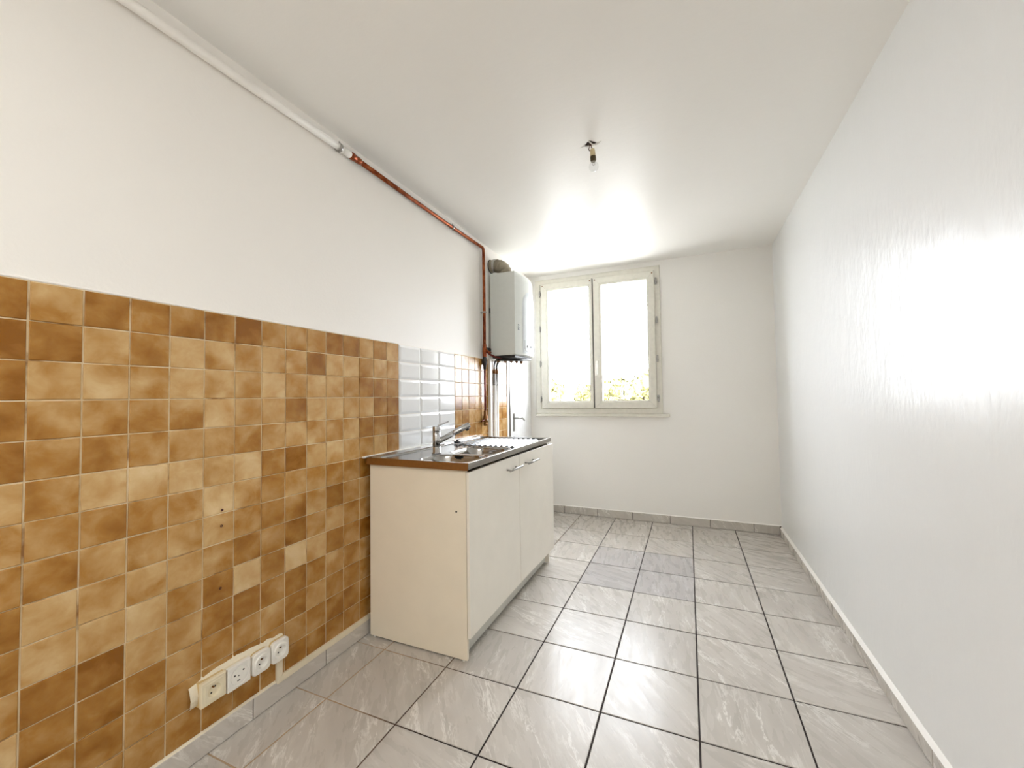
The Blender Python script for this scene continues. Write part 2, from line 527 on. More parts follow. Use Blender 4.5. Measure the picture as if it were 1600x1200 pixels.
# ---- wall tiles on the left wall
ZT, DZ = 1.499, .1012
TONES = [
 [2, 5, 1, 2, 2, 3, 1, 4, 3, 4, 1, 2, 4, 2, 4], [1, 2, 6, 3, 7, 5, 6, 5, 5, 3, 6, 6, 2, 5, 5],
 [2, 5, 6, 5, 6, 6, 5, 7, 5, 6, 6, 4, 2, 3, 2], [3, 4, 4, 4, 4, 6, 5, 5, 2, 6, 6, 5, 5, 2, 1],
 [2, 4, 2, 4, 5, 4, 2, 5, 5, 5, 4, 5, 2, 3, 1], [6, 4, 6, 7, 6, 5, 7, 3, 2, 6, 6, 5, 4, 4, 2],
 [4, 3, 2, 3, 4, 7, 6, 3, 4, 4, 3, 4, 2, 3, 3], [3, 2, 5, 4, 5, 6, 4, 3, 3, 5, 2, 4, 4, 3, 3],
 [2, 6, 5, 6, 6, 5, 2, 4, 2, 5, 5, 4, 4, 3, 3], [3, 7, 5, 6, 4, 3, 8, 3, 8, 6, 3, 3, 2, 3, 3],
 [5, 2, 1, 6, 5, 2, 2, 3, 2, 3, 5, 4, 5, 3, 3], [6, 2, 2, 4, 5, 4, 4, 5, 2, 5, 3, 4, 4, 3, 3],
 [6, 3, 3, 4, 4, 3, 2, 4, 4, 3, 2, 3, 3, 3, 3], [5, 4, 4, 4, 3, 3, 3, 3, 3, 2, 3, 3, 3, 3, 3]]
PX = .1026
def ochre_tile(y0, y1, z0, z1, tone):
    wq, hq = y1-y0-.0044, z1-z0-.0036
    mt = Matrix.Translation((.001+random.uniform(-.0006, .0006), (y0+y1)/2+random.uniform(-.0006, .0006), (z0+z1)/2+random.uniform(-.0006, .0006))) @ \
        Euler((random.uniform(-.006, .006), random.uniform(-.006, .006), random.uniform(-.006, .006))).to_matrix().to_4x4() @ RZL
    t = .04+tone/9*.96*.86
    tile('tile', ('w', round(wq, 3), round(hq, 3)), (wq, hq, .0075, .0016, M['ochre']), WL, mt, (t, t, t, 1))
for c in range(-2, 15):
    y0 = .460+PX*(c-1)
    for r in range(14):
        if (c >= 13 and r > 7): continue
        z1 = ZT-DZ*r; z0 = z1-DZ
        z0 = max(z0, hL+.004)
        tone = TONES[r][c] if c >= 0 else random.choice([2, 3, 4, 5])
        ochre_tile(y0, y0+PX, z0, z1, tone)
RC = [2.511, 2.610, 2.710, 2.811, 2.913, 3.017, 3.118, 3.219, 3.312, 3.412]
for a, c in zip(RC[:-1], RC[1:]):
    for r in range(7):
        ochre_tile(a, c, ZT-DZ*(r+1), ZT-DZ*r, random.choice([2, 3, 4, 5]))
obj('grout', MB().box(0, .0052, -.2, 1.896, hL, ZT+.002).box(0, .0052, 2.509, 3.414, .8, ZT+.002), M['grout'], WL)
# white bevelled tiles
MC = [1.8975, 2.101, 2.305, 2.509]
def bevel_tile(wq, hq):
    def q(x, i): return [(-wq/2+i, -hq/2+i, x), (wq/2-i, -hq/2+i, x), (wq/2-i, hq/2-i, x), (-wq/2+i, hq/2-i, x)]
    vs = q(0, 0)+q(.006, 0)+q(.0105, .014)
    fs = [(3, 2, 1, 0), (8, 9, 10, 11)]
    for k in range(4):
        n = (k+1) % 4
        fs += [(k, n, 4+n, 4+k), (4+k, 4+n, 8+n, 8+k)]
    me = bpy.data.meshes.new('white_tile'); me.from_pydata(vs, [], fs); me.materials.append(M['metro'])
    return me
BT = bevel_tile(.2015, DZ-.003)
for a, c in zip(MC[:-1], MC[1:]):
    for r in range(6):
        o = bpy.data.objects.new('white_tile', BT); COL.objects.link(o); o.parent = WL
        o.matrix_local = Matrix.Translation((.001, (a+c)/2, ZT-DZ*(r+.5))) @ Euler((random.uniform(-.004, .004), random.uniform(-.003, .003), random.uniform(-.003, .003))).to_matrix().to_4x4() @ RZL
        tag(o, label='white bevelled wall tile')
obj('white_grout', MB().box(0, .0058, 1.8965, 2.509, .85, ZT+.002), M['whitegrout'], WL)
# lumpy filler along the top of the tiles, and the plaster patch above the sockets
def ribbon(name, pts_lo, pts_hi, depth, mat, parent):
    """lumpy wall patch: lower and upper outline (y,z), raised by depth in the middle"""
    b = MB(); n = len(pts_lo)
    vs = []
    for (ya, za), (yb_, zb) in zip(pts_lo, pts_hi):
        vs += [(.0, ya, za), (depth*.8, ya*.8+yb_*.2, za*.8+zb*.2), (depth, (ya+yb_)/2, (za+zb)/2), (depth*.6, ya*.15+yb_*.85, za*.15+zb*.85), (.0, yb_, zb)]
    fs = []
    for i in range(n-1):
        for k in range(4):
            fs.append((i*5+k, i*5+k+1, (i+1)*5+k+1, (i+1)*5+k))
    b.add(vs, fs, True)
    return obj(name, b, mat, parent)
n = 60
lo = [(.0+i*1.9/n, ZT-.001) for i in range(n+1)]
hi = [(.0+i*1.9/n, ZT+.006+random.uniform(0, .004)) for i in range(n+1)]
ribbon('filler', lo, hi, .008, M['wall_l'], WL)
n = 26
lo = [(.83+i*.335/n, .17) for i in range(n+1)]
hi = [(.83+i*.335/n, .270+random.uniform(-.003, .004)+(.012*math.sin(i/n*PI*1.2) if i > 4 else -.015*(4-i)/4)) for i in range(n+1)]
ribbon('plaster_patch', lo, hi, .022, M['plaster'], WL)
for (yy, zz) in ((.931, .803), (.929, .748), (.927, .533)):
    obj('wall_plug', MB().lathe((.0075, yy, zz), (1, 0, 0), [(0, .0045), (.0022, .0045), (.0022, .0025), (.0008, .0022)], 12), M['plug'], WL)

# ------------------------------------------------------------------ window
WIN = empty('window_1', (.69, YF, 1.0), 'white plastic double casement window on the far wall', kind='structure')
def ring(mb, x0, x1, z0, z1, prof):
    """mitred rectangular frame: prof = list of (inset, y); closed in profile"""
    loops = []
    for i, y in prof:
        loops.append([(x0+i, y, z0+i), (x1-i, y, z0+i), (x1-i, y, z1-i), (x0+i, y, z1-i)])
    loops.append(loops[0])
    vs = [p for l in loops for p in l]; fs = []
    for a in range(len(loops)-1):
        for k in range(4):
            q = (k+1) % 4
            fs.append((a*4+k, a*4+q, (a+1)*4+q, (a+1)*4+k))
    return mb.add(vs, fs)
def ringd(mb, o4, i4, yo):
    pass
f0 = YF-.022
obj('frame', ring(MB(), .066, 1.313, 1.008, 2.407, [(0, YF-.001), (0, f0+.006), (.006, f0), (.050, f0), (.056, f0+.006), (.060, f0+.006), (.085, f0+.010), (.085, YF+.06), (0.05, YF+.06), (.04, YF-.001)]), M['pvc'], WIN)
# thin grey strips marking the mitre joints
def seam(parent, x0, z0, x1, z1, y):
    d = Vector((x1-x0, 0, z1-z0)).normalized(); nn = Vector((-d.z, 0, d.x))*.0005
    a, c = Vector((x0, y, z0)), Vector((x1, y, z1))
    o = Vector((0, -.0003, 0))
    vs = [a-nn, a+nn, c+nn, c-nn]
    obj('mitre_seam', MB().add([v for v in vs]+[v+o for v in vs], [(4, 5, 6, 7), (0, 1, 5, 4), (1, 2, 6, 5), (2, 3, 7, 6), (3, 0, 4, 7), (0, 3, 2, 1)]), M['greymetal'], parent)
s0 = YF-.040
for nm, x0, x1, gx0, gx1 in (('left', .137, .6735, .212, .640), ('right', .6845, 1.2625, .7595, 1.194)):
    z0, z1 = 1.0635, 2.3595
    gz0, gz1 = 1.1375, 2.284
    b = MB()
    # sash as a mitred ring with different stile widths: built from corner loops
    prof = [((x0, x1, z0, z1), YF+.02), ((x0, x1, z0, z1), s0+.004), ((x0+.004, x1-.004, z0+.004, z1-.004), s0),
            ((gx0-.016, gx1+.016, gz0-.016, gz1+.016), s0), ((gx0-.014, gx1+.014, gz0-.014, gz1+.014), s0+.003),
            ((gx0-.001, gx1+.001, gz0-.001, gz1+.001), s0+.006), ((gx0, gx1, gz0, gz1), s0+.010), ((gx0, gx1, gz0, gz1), YF+.02)]
    loops = [[(a, y, c), (bb, y, c), (bb, y, d), (a, y, d)] for (a, bb, c, d), y in prof]
    loops.append(loops[0])
    vs = [p for l in loops for p in l]; fs = []
    for a in range(len(loops)-1):
        for k in range(4):
            q = (k+1) % 4
            fs.append((a*4+k, a*4+q, (a+1)*4+q, (a+1)*4+k))
    sash = obj('sash', b.add(vs, fs), M['pvc'], WIN)
    obj('glass_pane', MB().box(gx0-.004, gx1+.004, s0+.014, s0+.018, gz0-.004, gz1+.004), M['glass'], sash)
    obj('glazing_seal', ring(MB(), gx0-.002, gx1+.002, gz0-.002, gz1+.002, [(0, s0+.011), (.0045, s0+.011), (.0045, s0+.014), (0, s0+.014)]), M['greymetal'], sash)
    for (ax, az, bx, bz) in ((x0+.004, z0+.004, gx0-.016, gz0-.016), (x1-.004, z0+.004, gx1+.016, gz0-.016), (x0+.004, z1-.004, gx0-.016, gz1+.016), (x1-.004, z1-.004, gx1+.016, gz1+.016)):
        seam(sash, ax, az, bx, bz, s0)
    b = MB()
    for cx in (x0+.018, x1-.018):
        b.box(cx-.006, cx+.006, s0-.0015, s0+.001, z1-.030, z1-.018, .0005)
    obj('corner_cover', b, M['brass'], sash, label='brown corner covers')
    if nm == 'right':
        hx = .712
        hd = obj('handle', MB().box(hx-.012, hx+.012, s0-.010, s0, 1.395, 1.535, .003).box(hx-.007, hx+.007, s0-.034, s0-.010, 1.478, 1.500, .002)
                 .box(hx-.009, hx+.009, s0-.046, s0-.032, 1.38, 1.505, .004), M['white'], sash)
    hxs = x0-.014 if nm == 'left' else x1+.014
    for hz in (2.258, 1.890, 1.526, 1.155):
        o = obj('hinge', MB().lathe((hxs, s0+.006, hz-.032), (0, 0, 1), [(0, .006), (.004, .008), (.030, .008), (.031, .0055), (.034, .0055), (.035, .008), (.060, .008), (.064, .006)], 12)
                .box(hxs-.010, hxs+.010, s0+.008, f0+.002, hz-.018, hz+.018, .001), M['nickel'], sash)
# the overlap bead between the sashes
obj('meeting_gasket', MB().box(.6745, .6835, s0+.012, YF, 1.068, 2.355), M['dark'], WIN)
obj('sill', MB().box(.064, 1.373, YF-.045, YF+.0, .982, 1.010, .003), M['pvc'], WIN)
# outer sill & reveal beyond the frame
obj('outer_ledge', MB().box(.13, 1.275, YF+.06, YF+.30, 1.02, 1.045), M['greymetal'], WIN)

# ------------------------------------------------------------------ cupboard door in the left wall next to the window
DOOR = empty('door_1', (0, 3.75, 0), 'white flush door in the left wall beside the window', kind='structure')
obj('frame', MB().box(0, .014, 3.415, 3.442, 0, 2.06, .002).box(0, .014, 3.415, YF-.002, 2.06, 2.09, .002), M['white'], DOOR)
obj('metal_jamb', MB().box(0, .008, 3.442, 3.476, 0, 2.06, .001).box(0, .014, 3.476, 3.492, 0, 2.06, .001), M['greymetal'], DOOR)
leaf_ = obj('leaf', MB().box(0, .010, 3.496, YF-.03, .01, 2.055, .002), M['doorw'], DOOR)
h_ = obj('handle_plate', MB().box(.010, .016, 3.548, 3.584, .862, 1.030, .002), M['nickel'], leaf_)
obj('lever', MB().tube([(.012, 3.565, .985), (.05, 3.565, .985), (.058, 3.570, .986), (.060, 3.585, .988), (.060, 3.64, .986), (.060, 3.69, .972), (.060, 3.715, .955)], [.009, .009, .009, .009, .009, .008, .007], 12), M['nickel'], leaf_)

# ------------------------------------------------------------------ base cabinet
ZC = .864
CB = empty('sink_cabinet', (.30, 2.22, 0), 'white two-door base cabinet under the stainless steel sink', 'cabinet')
obj('side_panel', MB().box(.038, .5925, 1.630, 1.646, .008, ZC, .0008), M['lam_side'], CB)
obj('side_panel', MB().box(.038, .5925, 2.796, 2.812, .008, ZC, .0008), M['lam'], CB)
b = MB(); b.box(.038, .5925, 1.646, 2.796, .10, .116); b.box(.038, .046, 1.646, 2.796, .10, ZC); b.box(.50, .59, 1.646, 2.796, ZC-.06, ZC-.04)
obj('carcass', b, M['lam'], CB)
obj('plinth', MB().box(.548, .562, 1.646, 2.796, .012, .098, .0008), M['plinth'], CB, label='recessed white kick board')
for fx, fy in ((.57, 1.638), (.06, 1.638), (.57, 2.804), (.06, 2.804)):
    obj('glide', MB().lathe((fx, fy, 0), (0, 0, 1), [(0, .006), (.009, .006)], 10), M['white'], CB)
def door(y0, y1, x0, dx, hy0, hy1):
    """front leaf, front face from x0 at y0 to x0+dx at y1"""
    def X(y): return x0+dx*(y-y0)/(y1-y0)
    b = MB(); z0, z1 = .106, .848
    c = .001
    fr = [(X(y0), y0+c, z0+c), (X(y1), y1-c, z0+c), (X(y1), y1-c, z1-c), (X(y0), y0+c, z1-c)]
    bk = [(X(y0)-.0135, y0, z0), (X(y1)-.0135, y1, z0), (X(y1)-.0135, y1, z1), (X(y0)-.0135, y0, z1)]
    md = [(X(y0)-c, y0, z0), (X(y1)-c, y1, z0), (X(y1)-c, y1, z1), (X(y0)-c, y0, z1)]
    b.loft([bk, md, fr], smooth=False)
    d = obj('door', b, M['lam'], CB)
    xm = X((hy0+hy1)/2)
    hb = MB().tube([(xm+.030, hy0, .787), (xm+.030, hy1, .787)], .006, 12)
    for q in (hy0+.022, hy1-.045):
        hb.tube([(xm-.001, q, .787), (xm+.030, q, .787)], .0045, 10)
    obj('handle', hb, M['nickel'], d, label='brushed metal bar handle')
door(1.632, 2.2325, .6085, 0.0, 2.035, 2.222)
door(2.2370, 2.832, .6085, .0145, 2.300, 2.487)
obj('screw_hole', MB().lathe((.542, 1.6305, .666), (0, -1, 0), [(0, .0045), (.0012, .0045), (.0012, .002)], 10), M['hole'], CB)

# ------------------------------------------------------------------ stainless steel sink top
SK = empty('kitchen_sink', (.32, 2.21, ZC), 'stainless steel double bowl sink with ribbed drainer on the white cabinet', 'sink')
SX0, SX1, SY0, SY1, ST = .020, .617, 1.612, 2.812, .893
B1 = (.285, .578, 1.650, 1.897); B2 = (.292, .578, 1.932, 2.240)
def sd(x, y, bx, r):
    cx, cy = (bx[0]+bx[1])/2, (bx[2]+bx[3])/2
    qx, qy = abs(x-cx)-(bx[1]-bx[0])/2+r, abs(y-cy)-(bx[3]-bx[2])/2+r
    return math.hypot(max(qx, 0), max(qy, 0))+min(max(qx, qy), 0)-r
def sstep(a, b_, x):
    t = min(1, max(0, (x-a)/(b_-a))); return t*t*(3-2*t)
def zf(x, y):
    z = ST-.0005
    pan = sd(x, y, (.085, .597, 1.634, 2.752), .03)
    z -= .009*sstep(.001, -.005, pan)
    # ledge mouldings along the wall
    z += .004*math.exp(-((x-.042)/.006)**2) + .003*math.exp(-((x-.066)/.006)**2)
    # bowls
    for bx, dp in ((B1, .145), (B2, .155)):
        d = sd(x, y, bx, .085)
        if d < .012:
            z += .0015*math.exp(-((d-.006)/.005)**2)
        if d < 0:
            z -= dp*sstep(0, -.040, d) + .006*sstep(-.04, -.12, d)
    # drainer ribs
    if y > 2.2 and pan < 0:
        xs = .182; p = .0367
        k = round((x-xs)/p)
        if 0 <= k <= 10:
            e = sstep(2.258, 2.272, y)*sstep(2.70, 2.68, y)
            dd = (x-xs-k*p)
            z += .0105*e*(.5+.5*math.cos(2*PI*dd/p))**.7
    return z
NX, NY = 150, 300
parts = {'worktop': [[], {}, []], 'bowl1': [[], {}, []], 'bowl2': [[], {}, []], 'drainer': [[], {}, []]}
xs = [SX0+(SX1-SX0)*i/NX for i in range(NX+1)]
ys = [SY0+(SY1-SY0)*j/NY for j in range(NY+1)]
ZG = [[zf(x, y) for y in ys] for x in xs]
for i in range(NX):
    for j in range(NY):
        xm, ym = (xs[i]+xs[i+1])/2, (ys[j]+ys[j+1])/2
        if sd(xm, ym, B1, .085) < 0: k = 'bowl1'
        elif sd(xm, ym, B2, .085) < 0: k = 'bowl2'
        elif ym > 2.25 and sd(xm, ym, (.085, .597, 1.634, 2.752), .03) < 0: k = 'drainer'
        else: k = 'worktop'
        V, I, F_ = parts[k]
        q = []
        for a, c in ((i, j), (i+1, j), (i+1, j+1), (i, j+1)):
            if (a, c) not in I:
                I[(a, c)] = len(V); V.append((xs[a], ys[c], ZG[a][c]))
            q.append(I[(a, c)])
        F_.append(tuple(q))
made = {}
for k, (V, I, F_) in parts.items():
    b = MB().add(V, F_, True)
    made[k] = obj({'bowl1': 'bowl', 'bowl2': 'bowl'}.get(k, k), b, M['darkened_steel'] if k == 'drainer' else M['steel'], SK)
tag(made['bowl1'], label='smaller bowl near the brown edge'); tag(made['bowl2'], label='larger bowl beside the drainer')
tag(made['drainer'], label='ribbed draining board')
b = MB(); b.box(SX1-.0015, SX1+.0005, SY0, SY1, ZC, ST-.0004, .0004); b.box(SX0, SX1, SY1-.001, SY1+.0006, ZC, ST-.0006)
obj('front_edge', b, M['steel'], SK)
obj('end_edge', MB().box(.034, SX1-.001, SY0-.0015, SY0+.0005, ZC-.006, ST-.001, .0004), M['brown_edge'], SK, label='brown end edge')
obj('under_board', MB().box(.590, SX1-.004, SY0+.002, SY1-.002, ZC-.001, ST-.012), M['brown_edge'], SK)
b = MB()
for k in range(6):
    b.box(.381+k*.0085, .385+k*.0085, 1.8835, 1.8885, .862 if k not in (0, 5) else .868, .882, .0005)
obj('overflow', b, M['hole'], made['bowl1'], label='black overflow slots')
obj('wall_joint', MB().box(.006, .024, SY0-.004, SY1, ST-.006, ST+.003, .001), M['white'], SK, label='white silicone joint')
obj('chain', MB().tube([(.222, 2.200, .892), (.236, 2.207, .899), (.250, 2.212, .897), (.300, 2.214, .893), (.318, 2.214, .885), (.326, 2.214, .86), (.330, 2.214, .82)], .0016, 8), M['dark'], SK, label='thin dark plug chain')
SP = empty('sink_plug', (.124, 2.342, ST), 'small black rubber plug lying behind the bowls near the wall', 'plug')
obj('body', MB().lathe((.124, 2.342, .8885), (0, 0, 1), [(0, .016), (.004, .024), (.010, .024), (.012, .020), (.014, .006)], 20), M['dark'], SP)
obj('ring', MB().lathe((.124, 2.342, .9025), (0, 0, 1), [(0, .006), (.006, .007), (.010, .004)], 12), M['dark'], SP)

# ------------------------------------------------------------------ mixer tap
FA = empty('mixer_tap', (.259, 1.898, .888), 'chrome single lever mixer tap standing between the two bowls', 'tap')
bx, by = .259, 1.898
obj('body', MB().lathe((bx, by, .886), (0, 0, 1), [(0, .027), (.004, .027), (.006, .0225), (.035, .0215), (.036, .0205), (.037, .0215), (.112, .0215), (.113, .0205), (.1145, .0215), (.144, .0215), (.147, .020)], 28), M['chrome'], FA)
dv = Vector((.75, .66, 0)).normalized()
sp = Vector((.276, 1.913, .956)); ep = Vector((.397, 2.020, 1.036))
dd = (ep-sp).normalized()
obj('spout', MB().tube([sp-dd*.012, sp, sp+dd*.078], [.0155, .0155, .0155], 20), M['chrome'], FA)
obj('spray_head', MB().tube([sp+dd*.080, sp+dd*.082, ep-dd*.004, ep], [.0145, .0162, .0162, .0145], 20), M['chrome'], FA)
nz = dd.cross(Vector((-dv.y, dv.x, 0))).normalized()
if nz.z > 0: nz = -nz
obj('aerator', MB().tube([ep-dd*.022+nz*.012, ep-dd*.022+nz*.024], .010, 14), M['dark'], FA)
lp = Vector((.2635, 1.902, 1.034)); le = Vector((.309, 1.941, 1.057)); ld = (le-lp)
sv = Vector((-dv.y, dv.x, 0))*.008
b = MB()
u_ = Vector((0, 0, .004))
b.loft([[lp-sv*1.4-u_, lp+sv*1.4-u_, lp+sv*1.4+u_, lp-sv*1.4+u_], [le-sv-u_*.7, le+sv-u_*.7, le+sv+u_*.7, le-sv+u_*.7]], smooth=False)
obj('lever', b, M['chrome'], FA)

# ------------------------------------------------------------------ sockets on the skirting level
def squircle(cy, cz, hw, hh, r, x, n=32):
    pts = []
    for k in range(n):
        a = 2*PI*k/n
        c, s_ = math.cos(a), math.sin(a)
        # ray to a rounded rectangle by scaling a superellipse
        p = 6 if r > .005 else 60
        q = (abs(c/hw)**p + abs(s_/hh)**p)**(-1/p)
        pts.append((x, cy+c*q, cz+s_*q))
    return pts
def circ(cy, cz, r, x, n=32):
    return [(x, cy+r*math.cos(2*PI*k/n), cz+r*math.sin(2*PI*k/n)) for k in range(n)]
def outlet(y0, y1, z0, z1, rounded, kind_, face, box, label):
    cy, cz = (y0+y1)/2, (z0+z1)/2
    hw, hh = (y1-y0)/2, (z1-z0)/2
    r = .012 if rounded else .002
    E_ = empty('wall_outlet', (0.0, cy, cz), label, 'socket', 'sockets in a row above the skirting')
    b = MB().loft([squircle(cy, cz, hw-.001, hh-.001, r, x) for x in (.004, .026)], smooth=False)
    smooth_by_angle(obj('back_box', b, box, E_))
    b = MB()
    if kind_ == 'power':
        ro = .0255 if rounded else .0215
        L_ = [squircle(cy, cz, hw, hh, r, .026), squircle(cy, cz, hw, hh, r, .036), squircle(cy, cz, hw-.0025, hh-.0025, r, .0395)]
        if rounded:
            L_ += [circ(cy, cz, .030, .0395), circ(cy, cz, .0285, .0445), circ(cy, cz, .0205, .0445)]
        else:
            L_ += [squircle(cy, cz, hw-.010, hh-.010, .002, .0395), squircle(cy, cz, hw-.011, hh-.011, .002, .0410), circ(cy, cz, .0225, .0410), circ(cy, cz, .0205, .0400)]
        L_ += [circ(cy, cz, .0195, .034), circ(cy, cz, .0185, .033)]
        b.loft(L_, cap0=True, cap1=True, smooth=False)
        fp = obj('face_plate', b, face, E_); smooth_by_angle(fp)
        for a in (.6, -.6):
            q = (cy+.0095*math.cos(.9 if a > 0 else .9+PI), cz+.0095*math.sin(.9 if a > 0 else .9+PI))
            obj('contact_hole', MB().lathe((.0328, q[0], q[1]), (1, 0, 0), [(0, .0030), (.0005, .0030)], 12), M['hole'], fp)
        obj('earth_pin', MB().lathe((.033, cy-.002, cz+.011), (1, 0, 0), [(0, .0028), (.006, .0028), (.0085, .0012)], 12), M['brass'], fp)
    else:
        L_ = [squircle(cy, cz, hw, hh, r, .026), squircle(cy, cz, hw, hh, r, .038), squircle(cy, cz, hw-.002, hh-.002, r, .040),
              circ(cy, cz, .0335, .040), circ(cy, cz, .0325, .0378), circ(cy, cz, .0300, .0372), circ(cy, cz, .0290, .0395)]
        b.loft(L_, smooth=False)
        fp = obj('face_plate', b, face, E_); smooth_by_angle(fp)
        for q, z_ in ((-.017, .006), (.014, .012), (-.003, .0)):
            obj('contact_hole', MB().lathe((.0393, cy+q, cz+z_), (1, 0, 0), [(0, .0032 if z_ else .0022), (.0006, .0032 if z_ else .0022)], 12), M['hole'], fp)
        obj('contact_slot', MB().box(.0393, .0399, cy-.008, cy+.002, cz-.018, cz-.0145), M['hole'], fp)
    return E_
outlet(.852, .932, .176, .256, False, 'power', M['cream'], M['beige'], 'square cream power socket at the left end of the row of four above the skirting')
outlet(.936, 1.017, .172, .254, False, 'phone', M['white'], M['trunk'], 'square white telephone socket, flat face with four small holes, second from the left')
outlet(1.025, 1.096, .169, .249, True, 'power', M['white'], M['beige'], 'round-cornered white power socket, third from the left, beside the telephone socket')
outlet(1.100, 1.173, .168, .250, True, 'power', M['white'], M['beige'], 'round-cornered white power socket at the right end of the row, above the short conduit')
CT = empty('cable_trunking', (0, 1.15, .08), 'cream cable trunking from the last socket down and along the skirting to the cabinet', 'trunking')
b = MB()
vs = [(x, y, z) for x in (.0075, .016) for (y, z) in ((1.137, .168), (1.137, .078), (1.140, .070), (1.163, .096), (1.163, .168))]
b.add(vs, [(0, 1, 2, 3, 4), (9, 8, 7, 6, 5)] + [(i, i+5, (i+1) % 5+5, (i+1) % 5) for i in range(5)])
obj('upright', b, M['trunk'], CT)
b = MB()
vs = [(x, y, z) for x in (.0075, .016) for (y, z) in ((1.140, .0695), (1.66, .056), (1.66, .085), (1.163, .0955))]
vs = [(x, y, z+.014 if False else z) for x, y, z in vs]
b.add([(x, y, z) for x in (.0075, .017) for (y, z) in ((1.141, .069), (2.4, .0785), (2.4, .098), (1.163, .0955))], [(0, 1, 2, 3), (7, 6, 5, 4)] + [(i, i+4, (i+1) % 4+4, (i+1) % 4) for i in range(4)])
obj('run', b, M['trunk'], CT)

# ------------------------------------------------------------------ gas boiler
BO = empty('gas_boiler', (.0, 3.27, 1.535), 'white wall-hung gas boiler with grey flue elbow beside the window', 'boiler')
y0, y1 = 3.070, 3.470
def fx(y, k=1.0): return .243+k*.060*(1-((y-3.27)/.2)**2)
N = 20
loops = []
for z, k, ins in ((1.533, 1.0, .003), (1.536, 1.0, 0), (2.150, 1.0, 0), (2.175, .93, 0), (2.197, .78, 0), (2.213, .55, 0), (2.221, .28, 0), (2.224, .22, .004)):
    lp_ = [(.022, y1-ins, z), (.022, y0+ins, z)]
    for i in range(N+1):
        yy = y0+ins+(y1-y0-2*ins)*i/N
        zz = z
        lp_.append((fx(yy, k)-ins, yy, zz))
    loops.append(lp_)
casing = obj('casing', MB().loft(loops), M['boiler'], BO)
smooth_by_angle(casing, 28)
# raised arched front panel
b = MB(); ny, nzv = 22, 26
vs = []; fs = []
for i in range(ny+1):
    yy = 3.145+.25*i/ny
    t = (yy-3.27)/.125
    zt = 1.955+.125*math.sqrt(max(0, 1-t*t*.98))
    for j in range(nzv+1):
        zz = 1.548+(zt-1.548)*j/nzv
        e = min(1, min(i, ny-i)/1.5, min(j, nzv-j)/1.5)
        vs.append((fx(yy)+.001+.007*e, yy, zz))
for i in range(ny):
    for j in range(nzv):
        a = i*(nzv+1)+j
        fs.append((a, a+1, a+nzv+2, a+nzv+1))
obj('front_panel', b.add(vs, fs, True), M['boiler_p'], BO, label='glossy arched front panel')
b = MB()
for k, zz in enumerate((1.775, 1.757, 1.739)):
    b.box(fx(3.105)-.002, fx(3.105)+.004, 3.090, 3.128-.004*k, zz, zz+.008)
obj('badge', b, M['greyprint'], BO)
for yy in (3.20, 3.26):
    obj('knob', MB().lathe((fx(yy)+.006, yy, 1.607), (1, 0, 0), [(0, .011), (.006, .0105), (.008, .009)], 18), M['greyprint'], BO)
cl = [(fx(yy)+.0085, yy, 1.59-.045*math.sqrt(max(0, 1-((yy-3.30)/.14)**2))) for yy in [3.16+.012*i for i in range(14)]]
cl = [(cl[0][0], 3.162, 1.66)] + cl
obj('control_flap_line', MB().tube(cl, .0012, 6), M['greyprint'], BO)
obj('display', MB().box(fx(3.27)+.004, fx(3.27)+.0085, 3.262, 3.29, 1.74, 1.768, .001), M['greyprint'], BO)
# underside with pipe stubs
tray = obj('underside_tray', MB().box(.03, .235, 3.08, 3.46, 1.512, 1.5335, .004), M['dark'], BO)
for k, (xx, yy) in enumerate(((.06, 3.13), (.10, 3.19), (.13, 3.25), (.15, 3.32), (.17, 3.38))):
    obj('connection', MB().lathe((xx, yy, 1.516), (0, 0, -1), [(0, .011), (.012, .011), (.012, .014), (.026, .014), (.026, .009), (.034, .009)], 6 if k % 2 else 12), M['brass'], BO)
b = MB()
b.tube([(.06, 3.11, 1.505), (.12, 3.14, 1.500), (.17, 3.22, 1.503), (.22, 3.30, 1.508)], .011, 10)
b.tube([(.09, 3.10, 1.508), (.17, 3.12, 1.498), (.22, 3.2, 1.500), (.25, 3.3, 1.515)], .009, 10)
obj('hose', b, M['dark'], BO)
# flue elbow
fy_ = 3.128
path = [(0.0, fy_, 2.305), (.012, fy_, 2.305), (.03, fy_, 2.305)] + [tuple(p) for p in arc((.045, fy_, 2.205), (0, 0, 1), (1, 0, 0), .1, 0, PI/2, 26)]
path.append((.145, fy_, 2.19))
rad = []
for i, p in enumerate(path):
    rad.append(.054+(.0035 if (i % 4 == 2 and i > 3) else (-.002 if i > 3 and i % 4 == 0 else 0)))
FLUE = simple('grey_aluminium_flue', (150, 142, 124), .42, .55, noise=.12)
obj('flue', MB().tube(path, rad, 28), FLUE, BO, label='grey ribbed flue elbow')
obj('flue_clamp', MB().tube([(.030, fy_, 2.305), (.033, fy_, 2.305), (.050, fy_, 2.3045), (.053, fy_, 2.304)], [.055, .0575, .0575, .055], 28), M['nickel'], BO)
obj('flue_seal', MB().tube([(.0, fy_, 2.305), (.005, fy_, 2.305)], .0585, 28), M['dark'], BO)
obj('wall_bracket', MB().box(.004, .024, 3.0, 3.09, 1.570, 1.596, .002), M['dark'], BO)
obj('back_rail', MB().box(.001, .024, 3.09, 3.45, 1.9, 1.94, .002), M['dark'], BO)

